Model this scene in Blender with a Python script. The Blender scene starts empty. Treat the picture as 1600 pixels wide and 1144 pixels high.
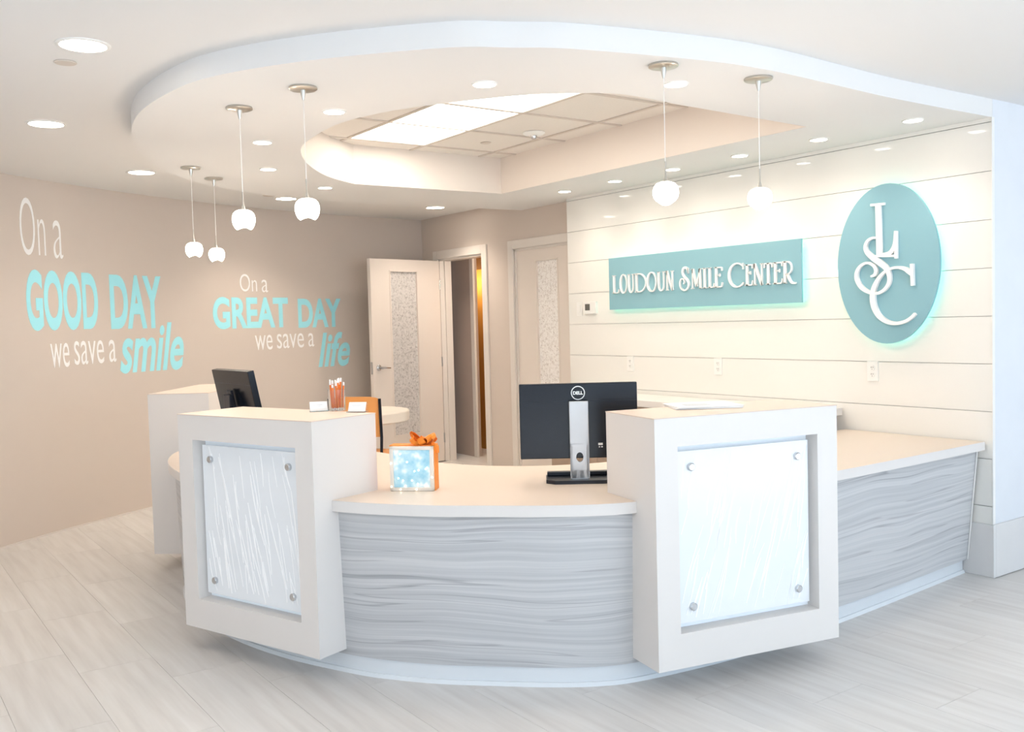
import bpy, bmesh, math, random
from mathutils import Vector, Matrix
random.seed(7)
scene = bpy.context.scene
C = scene.collection
PI = math.pi

# ------------------------------------------------------------------ camera
f_px, yaw, pitch, roll = 1490.36, -0.95909, 0.047188, -0.026814
fw = Vector((math.sin(yaw)*math.cos(pitch), math.cos(yaw)*math.cos(pitch), -math.sin(pitch)))
r0 = Vector((math.cos(yaw), -math.sin(yaw), 0)); u0 = r0.cross(fw)
cr = math.cos(roll)*r0 + math.sin(roll)*u0
cu = -math.sin(roll)*r0 + math.cos(roll)*u0
cam = bpy.data.cameras.new('camera'); cam_o = bpy.data.objects.new('camera', cam); C.objects.link(cam_o)
M = Matrix((cr, cu, -fw)).transposed().to_4x4(); M.translation = (2.843, -5.0307, 1.4555)
cam_o.matrix_world = M
cam.sensor_fit = 'HORIZONTAL'; cam.sensor_width = 36; cam.lens = f_px/1600*36
cam.clip_start = 0.05; cam.clip_end = 100
scene.camera = cam_o

# ------------------------------------------------------------------ world, window light, exposure
w = bpy.data.worlds.new('daylight'); scene.world = w; w.use_nodes = True
bg = w.node_tree.nodes['Background']; bg.inputs[0].default_value = (0.75, 0.88, 1.0, 1); bg.inputs[1].default_value = 0.5
scene.view_settings.view_transform = 'Standard'; scene.view_settings.look = 'None'
scene.view_settings.exposure = 0.34; scene.view_settings.gamma = 1; scene.view_settings.use_curve_mapping = False

def area_light(name, loc, rot, sx, sy, power, col):
    l = bpy.data.lights.new(name, 'AREA'); l.shape = 'RECTANGLE'; l.size = sx; l.size_y = sy; l.energy = power; l.color = col
    o = bpy.data.objects.new(name, l); o.location = loc; o.rotation_euler = rot; C.objects.link(o); return o
DAY_SIDE, DAY_BACK = 140, 45
DAYC = (0.60, 0.80, 1.0)
area_light('side_window_daylight', (6.45, -2.6, 1.38), (0, math.radians(52), 0), 2.1, 9.0, DAY_SIDE, DAYC)
area_light('back_window_daylight', (1.8, -7.95, 1.38), (math.radians(55), 0, 0), 8.0, 2.1, DAY_BACK, (0.88, 0.94, 1.0))
sun = bpy.data.lights.new('sun', 'SUN'); sun.energy = 21; sun.color = (0.84, 0.92, 1.0); sun.angle = math.radians(1)
sun_o = bpy.data.objects.new('sun', sun); sun_o.rotation_euler = (0, math.radians(47), math.radians(-8)); sun_o.location = (12, -2, 9); C.objects.link(sun_o)
P_SMALL, P_BIG, P_PEND, P_TROFFER = 8, 40, 3, 7
WARM = (1.0, 0.87, 0.74)

# ------------------------------------------------------------------ materials
MATS = {}
def srgb(r, g, b):
    t = lambda c: (c/255/12.92) if c/255 <= 0.04045 else ((c/255+0.055)/1.055)**2.4
    return (t(r), t(g), t(b), 1)
def mat(name, col, rough=0.5, metal=0.0, emit=None, estr=0.0, trans=0.0, ior=1.45, noise=None, bump=None, coat=0.0, spec=0.5, alpha=1.0):
    m = bpy.data.materials.new(name); m.use_nodes = True
    nt = m.node_tree; b = nt.nodes['Principled BSDF']
    b.inputs['Base Color'].default_value = col; b.inputs['Roughness'].default_value = rough; b.inputs['Metallic'].default_value = metal
    b.inputs['IOR'].default_value = ior; b.inputs['Transmission Weight'].default_value = trans; b.inputs['Coat Weight'].default_value = coat
    b.inputs['Specular IOR Level'].default_value = spec; b.inputs['Alpha'].default_value = alpha
    if emit: b.inputs['Emission Color'].default_value = emit; b.inputs['Emission Strength'].default_value = estr
    tc = nt.nodes.new('ShaderNodeTexCoord')
    n = nt.nodes.new('ShaderNodeTexNoise'); n.inputs['Scale'].default_value = (noise or (6, .03))[0]; n.inputs['Detail'].default_value = 3
    nt.links.new(tc.outputs['Object'], n.inputs['Vector'])
    a = (noise or (6, .03))[1]
    mx = nt.nodes.new('ShaderNodeMix'); mx.data_type = 'RGBA'; mx.blend_type = 'MIX'
    mx.inputs[6].default_value = [c*(1-a) for c in col[:3]]+[1]; mx.inputs[7].default_value = [min(1, c*(1+a)) for c in col[:3]]+[1]
    nt.links.new(n.outputs['Fac'], mx.inputs[0]); nt.links.new(mx.outputs[2], b.inputs['Base Color'])
    if bump:
        n2 = nt.nodes.new('ShaderNodeTexNoise'); n2.inputs['Scale'].default_value = bump[0]
        nt.links.new(tc.outputs['Object'], n2.inputs['Vector'])
        bp = nt.nodes.new('ShaderNodeBump'); bp.inputs['Strength'].default_value = bump[1]; bp.inputs['Distance'].default_value = 0.002
        nt.links.new(n2.outputs['Fac'], bp.inputs['Height']); nt.links.new(bp.outputs['Normal'], b.inputs['Normal'])
    MATS[name] = m
    return m
mat('ceiling_paint', srgb(232, 230, 228), .8, noise=(1.5, .01))
mat('wall_beige', srgb(214, 201, 190), .75, noise=(1.2, .02), bump=(160, .06))
mat('lining_beige', srgb(230, 219, 209), .75, noise=(1.5, .015))
mat('panel_gloss', srgb(240, 237, 231), .045, noise=(.8, .01), spec=.45)
mat('door_paint', srgb(230, 219, 209), .45, noise=(1.5, .015))
mat('trim_paint', srgb(226, 218, 210), .45, noise=(1.5, .01))
mat('base_paint', srgb(222, 219, 217), .5)
mat('column_paint', srgb(226, 228, 232), .6)
mat('hall_wall', srgb(190, 172, 160), .7)
mat('amber_wall', srgb(206, 146, 62), .7)
mat('dark_brown', srgb(120, 84, 48), .6)
mat('laminate', srgb(228, 222, 217), .38, noise=(2, .012))
mat('laminate_lamplit', srgb(221, 204, 189), .35, noise=(2, .012))  # same laminate, with warm lamp light on top faces put into its colour
mat('toe_white', srgb(224, 227, 230), .45)
mat('nickel', srgb(206, 202, 194), .28, 1.0, noise=(30, .05))
mat('steel', srgb(205, 207, 210), .25, 1.0, noise=(30, .04))
mat('silver_plastic', srgb(205, 206, 208), .35, .35)
mat('black_plastic', srgb(22, 27, 38), .28, noise=(10, .1))
mat('black_back', srgb(5, 13, 26), .22, noise=(5, .1))
mat('teal_sign', srgb(138, 182, 193), .5, noise=(1.5, .02))
mat('white_letter', srgb(244, 244, 242), .45)
mat('vinyl_white', srgb(252, 250, 248), .6)
mat('vinyl_aqua', srgb(172, 240, 250), .6)
mat('led_cyan', (.35, 1, .86, 1), .5, emit=(.22, 1.0, .78, 1), estr=3.8)
mat('lens', (1, .95, .88, 1), .5, emit=(1, .93, .82, 1), estr=18.0)
mat('troffer_lens', (1, .98, .94, 1), .5, emit=(1, .97, .9, 1), estr=4.0)
mat('globe_glass', (1, .97, .92, 1), .25, emit=(1, .93, .84, 1), estr=4.5)
mat('tile_ceiling', srgb(236, 229, 221), .85, noise=(90, .04), bump=(220, .25))
mat('tile_grid', srgb(214, 203, 192), .6)
mat('white_plastic', srgb(240, 238, 234), .4)
mat('grey_screen', srgb(96, 92, 86), .25)
mat('dark_slot', srgb(90, 86, 84), .5)
mat('orange_ribbon', srgb(246, 142, 44), .45, noise=(20, .08))
mat('orange_pencil', srgb(236, 126, 40), .4, noise=(30, .06))
mat('wood_orange', srgb(232, 160, 92), .4, noise=(8, .06))
mat('clear_acrylic', (1, 1, 1, 1), .03, trans=.97, ior=1.3, noise=(5, 0))
mat('paper', srgb(244, 244, 244), .6)
mat('paper_print', srgb(196, 200, 206), .6)
mat('table_white', srgb(236, 226, 214), .4)
mat('wood_brown', srgb(168, 146, 128), .5, noise=(14, .12))
mat('light_back', srgb(238, 244, 250), .5, emit=(.86, .94, 1.0, 1), estr=.10)
mat('fairy_bulb', (1, .9, .7, 1), .4, emit=(1, .88, .66, 1), estr=5.0)
mat('glow_glass_edge', srgb(250, 240, 228), .12, trans=.15, ior=1.45)

def nodes_of(name, rough):
    m = bpy.data.materials.new(name); m.use_nodes = True; nt = m.node_tree
    b = nt.nodes['Principled BSDF']; b.inputs['Roughness'].default_value = rough; MATS[name] = m
    return m, nt, b
def ramp(nt, stops):
    r = nt.nodes.new('ShaderNodeValToRGB'); e = r.color_ramp.elements
    while len(e) < len(stops): e.new(.5)
    for k, (p, c) in enumerate(stops): e[k].position = p; e[k].color = c
    return r
def wavy_laminate():
    # horizontal wavy grain running along the panel (UV: metres along, metres up)
    m, nt, b = nodes_of('wavy_wood', .42)
    tc = nt.nodes.new('ShaderNodeTexCoord')
    warp = nt.nodes.new('ShaderNodeTexNoise'); warp.inputs['Scale'].default_value = 1.0; warp.inputs['Detail'].default_value = 1
    mp0 = nt.nodes.new('ShaderNodeMapping'); mp0.inputs['Scale'].default_value = (1.3, 2.2, 1)
    nt.links.new(tc.outputs['UV'], mp0.inputs[0]); nt.links.new(mp0.outputs[0], warp.inputs['Vector'])
    sc = nt.nodes.new('ShaderNodeVectorMath'); sc.operation = 'MULTIPLY'; sc.inputs[1].default_value = (0, .10, 0)
    nt.links.new(warp.outputs['Color'], sc.inputs[0])
    ad = nt.nodes.new('ShaderNodeVectorMath'); ad.operation = 'ADD'
    nt.links.new(tc.outputs['UV'], ad.inputs[0]); nt.links.new(sc.outputs[0], ad.inputs[1])
    def streak(sx, sy, det, stops):
        mp = nt.nodes.new('ShaderNodeMapping'); mp.inputs['Scale'].default_value = (sx, sy, 1)
        nt.links.new(ad.outputs[0], mp.inputs[0])
        n = nt.nodes.new('ShaderNodeTexNoise'); n.inputs['Scale'].default_value = 1; n.inputs['Detail'].default_value = det; n.inputs['Roughness'].default_value = .6
        nt.links.new(mp.outputs[0], n.inputs['Vector'])
        rp = ramp(nt, stops); nt.links.new(n.outputs['Fac'], rp.inputs[0]); return rp
    base = streak(.42, 52, 7, [(.25, srgb(172, 172, 174)), (.45, srgb(192, 192, 193)), (.60, srgb(206, 205, 205)), (.78, srgb(196, 192, 192))])
    dark = streak(.42, 17, 2.2, [(.355, (1, 1, 1, 1)), (.384, (.68, .68, .70, 1)), (.392, (1, 1, 1, 1)), (.60, (1, 1, 1, 1)), (.612, (.74, .73, .75, 1)), (.64, (1, 1, 1, 1))])
    mx = nt.nodes.new('ShaderNodeMix'); mx.data_type = 'RGBA'; mx.blend_type = 'MULTIPLY'; mx.inputs[0].default_value = 1
    nt.links.new(base.outputs[0], mx.inputs[6]); nt.links.new(dark.outputs[0], mx.inputs[7])
    nt.links.new(mx.outputs[2], b.inputs['Base Color'])
wavy_laminate()
def floor_tile():
    m, nt, b = nodes_of('floor_tile', .38)
    tc = nt.nodes.new('ShaderNodeTexCoord'); oi = nt.nodes.new('ShaderNodeObjectInfo')
    mp = nt.nodes.new('ShaderNodeMapping'); mp.inputs['Scale'].default_value = (1.6, 22, 1)
    ad = nt.nodes.new('ShaderNodeVectorMath'); ad.operation = 'ADD'
    ml = nt.nodes.new('ShaderNodeMath'); ml.operation = 'MULTIPLY'; ml.inputs[1].default_value = 40
    nt.links.new(oi.outputs['Random'], ml.inputs[0])
    nt.links.new(tc.outputs['Object'], ad.inputs[0]); nt.links.new(ml.outputs[0], ad.inputs[1])
    nt.links.new(ad.outputs[0], mp.inputs[0])
    n = nt.nodes.new('ShaderNodeTexNoise'); n.inputs['Scale'].default_value = 1; n.inputs['Detail'].default_value = 4
    nt.links.new(mp.outputs[0], n.inputs['Vector'])
    rp = ramp(nt, [(.25, srgb(205, 200, 196)), (.5, srgb(216, 212, 208)), (.75, srgb(224, 221, 218))])
    nt.links.new(n.outputs['Fac'], rp.inputs[0])
    hs = nt.nodes.new('ShaderNodeHueSaturation'); rg = nt.nodes.new('ShaderNodeMapRange'); rg.inputs['To Min'].default_value = .97; rg.inputs['To Max'].default_value = 1.03
    nt.links.new(oi.outputs['Random'], rg.inputs['Value']); nt.links.new(rg.outputs[0], hs.inputs['Value'])
    nt.links.new(rp.outputs[0], hs.inputs['Color']); nt.links.new(hs.outputs[0], b.inputs['Base Color'])
floor_tile()
mat('grout', srgb(214, 210, 206), .6)
def frosted(name, c0, c1, scale):
    m, nt, b = nodes_of(name, .35)
    tc = nt.nodes.new('ShaderNodeTexCoord')
    v = nt.nodes.new('ShaderNodeTexVoronoi'); v.feature = 'DISTANCE_TO_EDGE'; v.inputs['Scale'].default_value = scale
    n = nt.nodes.new('ShaderNodeTexNoise'); n.inputs['Scale'].default_value = scale*.55; n.inputs['Detail'].default_value = 4
    nt.links.new(tc.outputs['Object'], v.inputs['Vector']); nt.links.new(tc.outputs['Object'], n.inputs['Vector'])
    ml = nt.nodes.new('ShaderNodeMath'); ml.operation = 'MULTIPLY_ADD'; ml.inputs[1].default_value = 1.6
    nt.links.new(v.outputs['Distance'], ml.inputs[0]); nt.links.new(n.outputs['Fac'], ml.inputs[2])
    rp = ramp(nt, [(.42, c0), (.7, c1)]); nt.links.new(ml.outputs[0], rp.inputs[0])
    nt.links.new(rp.outputs[0], b.inputs['Base Color'])
    bp = nt.nodes.new('ShaderNodeBump'); bp.inputs['Strength'].default_value = .5; bp.inputs['Distance'].default_value = .003
    nt.links.new(ml.outputs[0], bp.inputs['Height']); nt.links.new(bp.outputs[0], b.inputs['Normal'])
frosted('frosted_glass_grey', srgb(160, 154, 150), srgb(218, 213, 209), 80)
frosted('frosted_glass_backlit', srgb(208, 198, 191), srgb(252, 248, 244), 80)  # light from behind the door is put into these paler glass colours
mat('reed_panel', srgb(228, 231, 234), .16, noise=(9, .03), emit=(.9, .95, 1, 1), estr=.05)
mat('reed_strand', srgb(250, 251, 252), .25, emit=(.95, .98, 1, 1), estr=.05)
def wavy_glass():
    m, nt, b = nodes_of('wavy_blue_glass', .12)
    tc = nt.nodes.new('ShaderNodeTexCoord'); n = nt.nodes.new('ShaderNodeTexNoise'); n.inputs['Scale'].default_value = 22; n.inputs['Detail'].default_value = 2
    nt.links.new(tc.outputs['Object'], n.inputs['Vector'])
    rp = ramp(nt, [(.3, srgb(140, 198, 220)), (.52, srgb(186, 222, 234)), (.68, srgb(242, 249, 250))]); nt.links.new(n.outputs['Fac'], rp.inputs[0])
    nt.links.new(rp.outputs[0], b.inputs['Base Color']); nt.links.new(rp.outputs[0], b.inputs['Emission Color']); b.inputs['Emission Strength'].default_value = .1  # fairy-light glow is put into the pale tones and faint emission
wavy_glass()

# ------------------------------------------------------------------ mesh helpers
def finish(name, bm, m, parent=None, smooth=False, loc=None):
    me = bpy.data.meshes.new(name)
    bmesh.ops.recalc_face_normals(bm, faces=bm.faces[:])
    bm.to_mesh(me); bm.free()
    me.materials.append(MATS[m])
    for p in me.polygons: p.use_smooth = False
    if smooth:
        for p in me.polygons: p.use_smooth = True
        try: me.set_sharp_from_angle(angle=math.radians(35))
        except Exception: pass
    o = bpy.data.objects.new(name, me); C.objects.link(o)
    if parent: o.parent = parent
    if loc: o.location = loc
    return o
def clone(o, parent=None, loc=None, rot=None):
    c = o.copy(); C.objects.link(c)
    if parent is not None: c.parent = parent
    if loc is not None: c.location = loc
    if rot is not None: c.rotation_euler = rot
    return c
def box(bm, x0, x1, y0, y1, z0, z1, bev=0):
    v = [bm.verts.new((x, y, z)) for x in (x0, x1) for y in (y0, y1) for z in (z0, z1)]
    fs = [bm.faces.new([v[i] for i in q]) for q in ((0, 1, 3, 2), (4, 6, 7, 5), (0, 4, 5, 1), (2, 3, 7, 6), (0, 2, 6, 4), (1, 5, 7, 3))]
    if bev:
        es = list({e for f in fs for e in f.edges})
        bmesh.ops.bevel(bm, geom=es, offset=bev, segments=2, affect='EDGES', profile=.6)
def lathe(bm, prof, n=24, cx=0, cy=0, cap=True):
    rings = []
    for r, z in prof:
        rings.append([bm.verts.new((cx+r*math.cos(2*PI*k/n), cy+r*math.sin(2*PI*k/n), z)) for k in range(n)])
    for a, b in zip(rings, rings[1:]):
        for k in range(n): bm.faces.new((a[k], a[(k+1) % n], b[(k+1) % n], b[k]))
    if cap:
        bm.faces.new(rings[0]); bm.faces.new(rings[-1])
def tube(bm, pts, r, n=8):
    pts = [Vector(p) for p in pts]; rings = []
    for i, p in enumerate(pts):
        t = (pts[min(i+1, len(pts)-1)]-pts[max(i-1, 0)]).normalized()
        a = t.cross(Vector((0, 0, 1)) if abs(t.z) < .9 else Vector((1, 0, 0))).normalized(); b = t.cross(a)
        rr = r[i] if isinstance(r, (list, tuple)) else r
        rings.append([bm.verts.new(p+rr*(math.cos(2*PI*k/n)*a+math.sin(2*PI*k/n)*b)) for k in range(n)])
    for a, b in zip(rings, rings[1:]):
        for k in range(n): bm.faces.new((a[k], a[(k+1) % n], b[(k+1) % n], b[k]))
    bm.faces.new(rings[0]); bm.faces.new(rings[-1])
def prism(bm, pts, z0, z1):
    a = [bm.verts.new((x, y, z0)) for x, y in pts]; b = [bm.verts.new((x, y, z1)) for x, y in pts]
    n = len(pts)
    for k in range(n): bm.faces.new((a[k], a[(k+1) % n], b[(k+1) % n], b[k]))
    for ring in (a, b):
        es = [bm.edges.get((ring[k], ring[(k+1) % n])) for k in range(n)]
        bmesh.ops.triangle_fill(bm, edges=es, use_beauty=True)
def spline(pts, per=8):
    P = [Vector((p[0], p[1], 0)) for p in pts]; out = []
    for i in range(len(P)-1):
        p0, p1, p2, p3 = P[max(i-1, 0)], P[i], P[i+1], P[min(i+2, len(P)-1)]
        for k in range(per):
            t = k/per
            q = .5*((2*p1)+(p2-p0)*t+(2*p0-5*p1+4*p2-p3)*t*t+(3*p1-p0-3*p2+p3)*t**3)
            out.append((q.x, q.y))
    out.append((P[-1].x, P[-1].y)); return out
def ribbon(bm, pts, w, y0, y1):
    """flat pen stroke through (x, z) points with width w (number or list), given depth y0..y1."""
    n = len(pts); ws = w if isinstance(w, (list, tuple)) else [w]*n; rows = []
    for k, (x, z) in enumerate(pts):
        a = pts[max(k-1, 0)]; b = pts[min(k+1, n-1)]; tx, tz = b[0]-a[0], b[1]-a[1]; l = math.hypot(tx, tz) or 1
        nx, nz = -tz/l*ws[k]/2, tx/l*ws[k]/2
        rows.append([bm.verts.new((x+nx, y0, z+nz)), bm.verts.new((x-nx, y0, z-nz)), bm.verts.new((x-nx, y1, z-nz)), bm.verts.new((x+nx, y1, z+nz))])
    for a, b in zip(rows, rows[1:]):
        for q in range(4): bm.faces.new((a[q], a[(q+1) % 4], b[(q+1) % 4], b[q]))
    bm.faces.new(rows[0]); bm.faces.new(rows[-1])
def thing(name, label, cat, loc=(0, 0, 0), rz=0, group=None):
    o = bpy.data.objects.new(name, None); C.objects.link(o); o.empty_display_size = .05
    o.location = loc; o.rotation_euler = (0, 0, rz); return tag(o, label, cat, group)
def tag(o, label, cat, group=None):
    o['label'] = label; o['category'] = cat
    if group: o['group'] = group
    return o
def struct(o, label=None, cat=None):
    o['kind'] = 'structure'
    if label: o['label'] = label
    if cat: o['category'] = cat
    return o
def new(): return bmesh.new()

S, H, T = 2.465, 2.56, 2.743     # soffit underside, ceiling, tile ceiling inside the opening
WC, WR = (1.2789, 0.5100), 7.411   # plan circle of the curved left wall
DW = 0.12                          # plane of the wall with the two doors

# ------------------------------------------------------------------ floor
bm = new(); box(bm, -8, 6.6, -8.1, 3.2, -.12, -.004)
floor = struct(finish('floor', bm, 'grout'), 'pale grey stone-look tile floor with fine streaks', 'floor')
tile_me = None; n_t = 0
tiles = []
for j in range(-20, 8):
    for i in range(-10, 7):
        x = i*.915 + (.305*(j % 3)); y = j*.305
        cx, cy = x+.457, y+.152
        d = Vector((cx-2.843, cy+5.03)); z = d.x*fw.x+d.y*fw.y; s = d.x*cr.x+d.y*cr.y
        if z < 1.6 or abs(s) > .60*z+.7: continue
        if cy > -.1 and cx < .5: continue
        if math.hypot(cx-WC[0], cy-WC[1]) > WR+.5 and cx < 0: continue
        tiles.append((z, x, y))
tiles.sort()
bm = new(); box(bm, 0, .914, 0, .304, -.004, 0, .0005)
t0 = None
for z, x, y in tiles[:300]:
    if t0 is None: t0 = finish('floor_tile', bm, 'floor_tile', floor, loc=(x, y, 0))
    else: clone(t0, floor, (x, y, 0))
if len(tiles) > 300:
    bm = new()
    for z, x, y in tiles[300:]: box(bm, x, x+.912, y, y+.302, -.004, 0)
    o = finish('far_floor_tiles', bm, 'floor_tile', floor); o['kind'] = 'stuff'
bm = new()
for x0, x1, y0, y1 in ((-7.4, -3, .13, 2.4),): box(bm, x0, x1, y0, y1, -.004, -.001)
finish('inner_floor', bm, 'floor_tile', floor)

# ------------------------------------------------------------------ ceiling, soffit ring, tile ceiling
outer = spline([(.145, .02), (.145, -.85), (.175, -1.40), (.195, -1.83), (.165, -2.18), (.035, -2.73), (-.07, -2.95), (-.19, -3.16), (-.60, -3.53), (-1.0, -3.765), (-1.35, -3.84), (-1.80, -3.85), (-2.25, -3.775),
                (-2.66, -3.645), (-3.28, -3.36), (-3.75, -3.02), (-4.185, -2.42), (-4.335, -1.83), (-4.36, -1.24), (-4.31, -.28), (-4.28, .14)], 6) + [(-3.4, .14), (-3.4, .02)]
hole = [(-.50, -.69)] + spline([(-.475, -1.23), (-.45, -1.68), (-.425, -2.09), (-.525, -2.31), (-.69, -2.51), (-1.056, -2.765), (-1.32, -2.885), (-1.60, -2.94), (-1.975, -2.915), (-2.31, -2.84), (-2.745, -2.62), (-3.165, -2.30), (-3.425, -1.97)], 6) + [(-3.425, -.69)]
def loop(bm, pts, z): return [bm.verts.new((x, y, z)) for x, y in pts]
def ring_edges(bm, vs):
    return [bm.edges.get((vs[k], vs[(k+1) % len(vs)])) or bm.edges.new((vs[k], vs[(k+1) % len(vs)])) for k in range(len(vs))]
def strip(bm, a, b):
    n = len(a)
    for k in range(n): bm.faces.new((a[k], a[(k+1) % n], b[(k+1) % n], b[k]))
bm = new()
o1 = loop(bm, outer, S); h1 = loop(bm, hole, S)
bmesh.ops.triangle_fill(bm, edges=ring_edges(bm, o1)+ring_edges(bm, h1), use_beauty=True)
o2 = loop(bm, outer, H+.02); strip(bm, o1, o2)
sof = struct(finish('ceiling_soffit', bm, 'ceiling_paint', smooth=True), 'white dropped ceiling ring with curved edge above the desk', 'ceiling')
bm = new(); strip(bm, loop(bm, hole, S+.0005), loop(bm, hole, T+.03)); finish('opening_lining', bm, 'lining_beige', sof, smooth=True)['label'] = 'beige painted lining of the ceiling opening'
bm = new()
a = loop(bm, [(-8, -8.1), (6.6, -8.1), (6.6, 3.2), (-8, 3.2)], H); b_ = loop(bm, hole, H)
bmesh.ops.triangle_fill(bm, edges=ring_edges(bm, a)+ring_edges(bm, b_), use_beauty=True)
ceil = struct(finish('ceiling', bm, 'ceiling_paint'), 'plain white upper ceiling around the dropped ring', 'ceiling')
bm = new(); box(bm, -8, 6.6, -8.1, 3.2, T+.03, T+.08); struct(finish('ceiling_deck', bm, 'ceiling_paint'), 'deck above the suspended tiles', 'ceiling')
# suspended tile grid inside the opening
gx = [-3.83+.61*k for k in range(7)]; gy = [-.28-.61*k for k in range(6)]
bm = new()
for x in gx: box(bm, x-.012, x+.012, gy[-1], gy[0], T-.004, T+.02)
for y in gy: box(bm, gx[0], gx[-1], y-.012, y+.012, T-.0035, T+.02)
grid = struct(finish('ceiling_grid', bm, 'tile_grid'), 'beige suspended grid inside the opening of the ceiling ring', 'ceiling')
t0 = None
lights_at = {(1, 2), (2, 2), (3, 2), (4, 2)}
for i in range(6):
    for j in range(5):
        if (i, j) in lights_at: continue
        loc = (gx[i]+.305, gy[j]-.305, T)
        if t0 is None:
            bm = new(); box(bm, -.29, .29, -.29, .29, .002, .018, .003); t0 = finish('ceiling_tile', bm, 'tile_ceiling', grid, loc=loc)
        else: clone(t0, grid, loc)

# ------------------------------------------------------------------ walls
def arc_wall(name, th0, th1, z0, z1, m, thick=.12, n=80, inset=0):
    bm = new(); rows = []
    for k in range(n+1):
        th = th0+(th1-th0)*k/n; c, s = math.cos(th), math.sin(th); ra, rb = WR-inset, WR+thick
        rows.append([bm.verts.new((WC[0]+r*c, WC[1]+r*s, z)) for r in (ra, rb) for z in (z0, z1)])
    for a, b in zip(rows, rows[1:]):
        for q in ((0, 1), (1, 3), (3, 2), (2, 0)): bm.faces.new((a[q[0]], a[q[1]], b[q[1]], b[q[0]]))
    for r_ in (rows[0], rows[-1]): bm.faces.new((r_[0], r_[1], r_[3], r_[2]))
    return finish(name, bm, m, smooth=True)
TH1 = PI+1.15
struct(arc_wall('wall_left', PI-.02+.073-.015, TH1, -.02, H+.02, 'wall_beige'), 'curved beige wall carrying the two lettered quotes', 'wall')
bl = struct(arc_wall('baseboard_left', PI+.055, TH1, 0, .012, 'trim_paint', thick=-.001, inset=.012), 'thin pale strip along the foot of the curved wall', 'baseboard')
# wall with two doors
D1 = (-5.79, -4.95, 2.12); D2 = (-4.42, -3.60, 2.12)
bm = new()
for x0, x1, z0, z1 in ((-6.4, D1[0], 0, H+.02), (D1[0], D1[1], D1[2], H+.02), (D1[1], D2[0], 0, H+.02), (D2[0], D2[1], D2[2], H+.02), (D2[1], -3.44, 0, H+.02)):
    box(bm, x0, x1, DW, DW+.14, z0, z1)
struct(finish('wall_doors', bm, 'wall_beige'), 'beige wall between the curved wall and the white panelling, with two doors', 'wall')
def casing(name, x0, x1, h, wide=.085):
    bm = new()
    box(bm, x0-wide, x0, DW-.018, DW, 0, h+wide, .004); box(bm, x1, x1+wide, DW-.018, DW, 0, h+wide, .004); box(bm, x0, x1, DW-.018, DW, h, h+wide, .004)
    # jamb lining and stops
    box(bm, x0-.001, x0+.02, DW, DW+.14, 0, h); box(bm, x1-.02, x1+.001, DW, DW+.14, 0, h); box(bm, x0, x1, DW, DW+.14, h-.02, h+.001)
    box(bm, x0+.02, x0+.035, DW+.055, DW+.10, 0, h-.02); box(bm, x1-.035, x1-.02, DW+.055, DW+.10, 0, h-.02)
    return finish(name, bm, 'trim_paint')
struct(casing('trim_1', *D1), 'pale casing around the open doorway', 'trim'); struct(casing('trim_2', D2[0], D2[1], D2[2], .08), 'pale casing around the closed glazed door', 'trim')
# hall seen through the open doorway
bm = new(); box(bm, -8, -5.80, .52, .6, 0, H); struct(finish('wall_hall', bm, 'hall_wall'), 'taupe hall wall seen through the open doorway', 'wall')
bm = new(); box(bm, -5.80, -5.735, .505, .53, 0, H, .003); struct(finish('trim_3', bm, 'trim_paint'), 'pale trim at the end of the hall wall', 'trim')
bm = new(); box(bm, -8, -5, .95, 1.05, 0, 2.05); struct(finish('wall_amber', bm, 'amber_wall'), 'amber lit wall glimpsed at the right of the doorway', 'wall')
bm = new(); box(bm, -8, -5, .94, 1.05, 2.05, H); struct(finish('trim_4', bm, 'dark_brown'), 'dark brown band above the amber wall', 'trim')
hl = bpy.data.lights.new('hall_fill', 'POINT'); hl.energy = 22; hl.color = (1, .84, .66); hl.shadow_soft_size = .15  # unseen point light, added to brighten the hall wall
o = bpy.data.objects.new('hall_fill', hl); o.location = (-4.5, .55, 2.1); C.objects.link(o)

al = bpy.data.lights.new('inner_room_lamp', 'POINT'); al.energy = 5; al.color = (1, .84, .6); al.shadow_soft_size = .1
o = bpy.data.objects.new('inner_room_lamp', al); o.location = (-6.3, .77, 1.9); C.objects.link(o)

def door_leaf(name, label, width, h, gx0, gx1, gz0, gz1, glass):
    t = thing(name, label, 'door'); t['kind'] = 'structure'
    bm = new()                                   # leaf frame with a real opening for the glass, local x from the hinge
    for x0, x1, z0, z1 in ((0, gx0, .01, h), (gx1, width, .01, h), (gx0, gx1, .01, gz0), (gx0, gx1, gz1, h)): box(bm, x0, x1, -.022, .022, z0, z1)
    bmesh.ops.remove_doubles(bm, verts=bm.verts[:], dist=1e-5)
    leaf = finish('leaf', bm, 'door_paint', t)
    bm = new()
    for x0, x1, z0, z1 in ((gx0-.004, gx0+.012, gz0, gz1), (gx1-.012, gx1+.004, gz0, gz1), (gx0, gx1, gz0-.004, gz0+.012), (gx0, gx1, gz1-.012, gz1+.004)): box(bm, x0, x1, -.026, .026, z0, z1)
    finish('glazing_bead', bm, 'door_paint', leaf)
    bm = new(); box(bm, gx0+.002, gx1-.002, -.005, .005, gz0+.002, gz1-.002); finish('glass_pane', bm, glass, t)
    return t
def lever(parent, x, z, side, dirx, lever_on=True):
    bm = new()
    prof = [(.031, 0), (.031, .006), (.026, .012), (.012, .016), (.011, .05), (.013, .055)]
    lathe(bm, prof, 20)
    for v in bm.verts: v.co = Vector((v.co.x+x, side*(.022+v.co.z), v.co.y+z))
    if lever_on: tube(bm, [(x, side*.068, z), (x+dirx*.03, side*.07, z), (x+dirx*.075, side*.068, z-.003), (x+dirx*.12, side*.06, z-.006)], [.011, .010, .008, .006], 10)
    finish('lever_handle', bm, 'steel', parent, smooth=True)['label'] = 'brushed steel lever handle'
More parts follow.
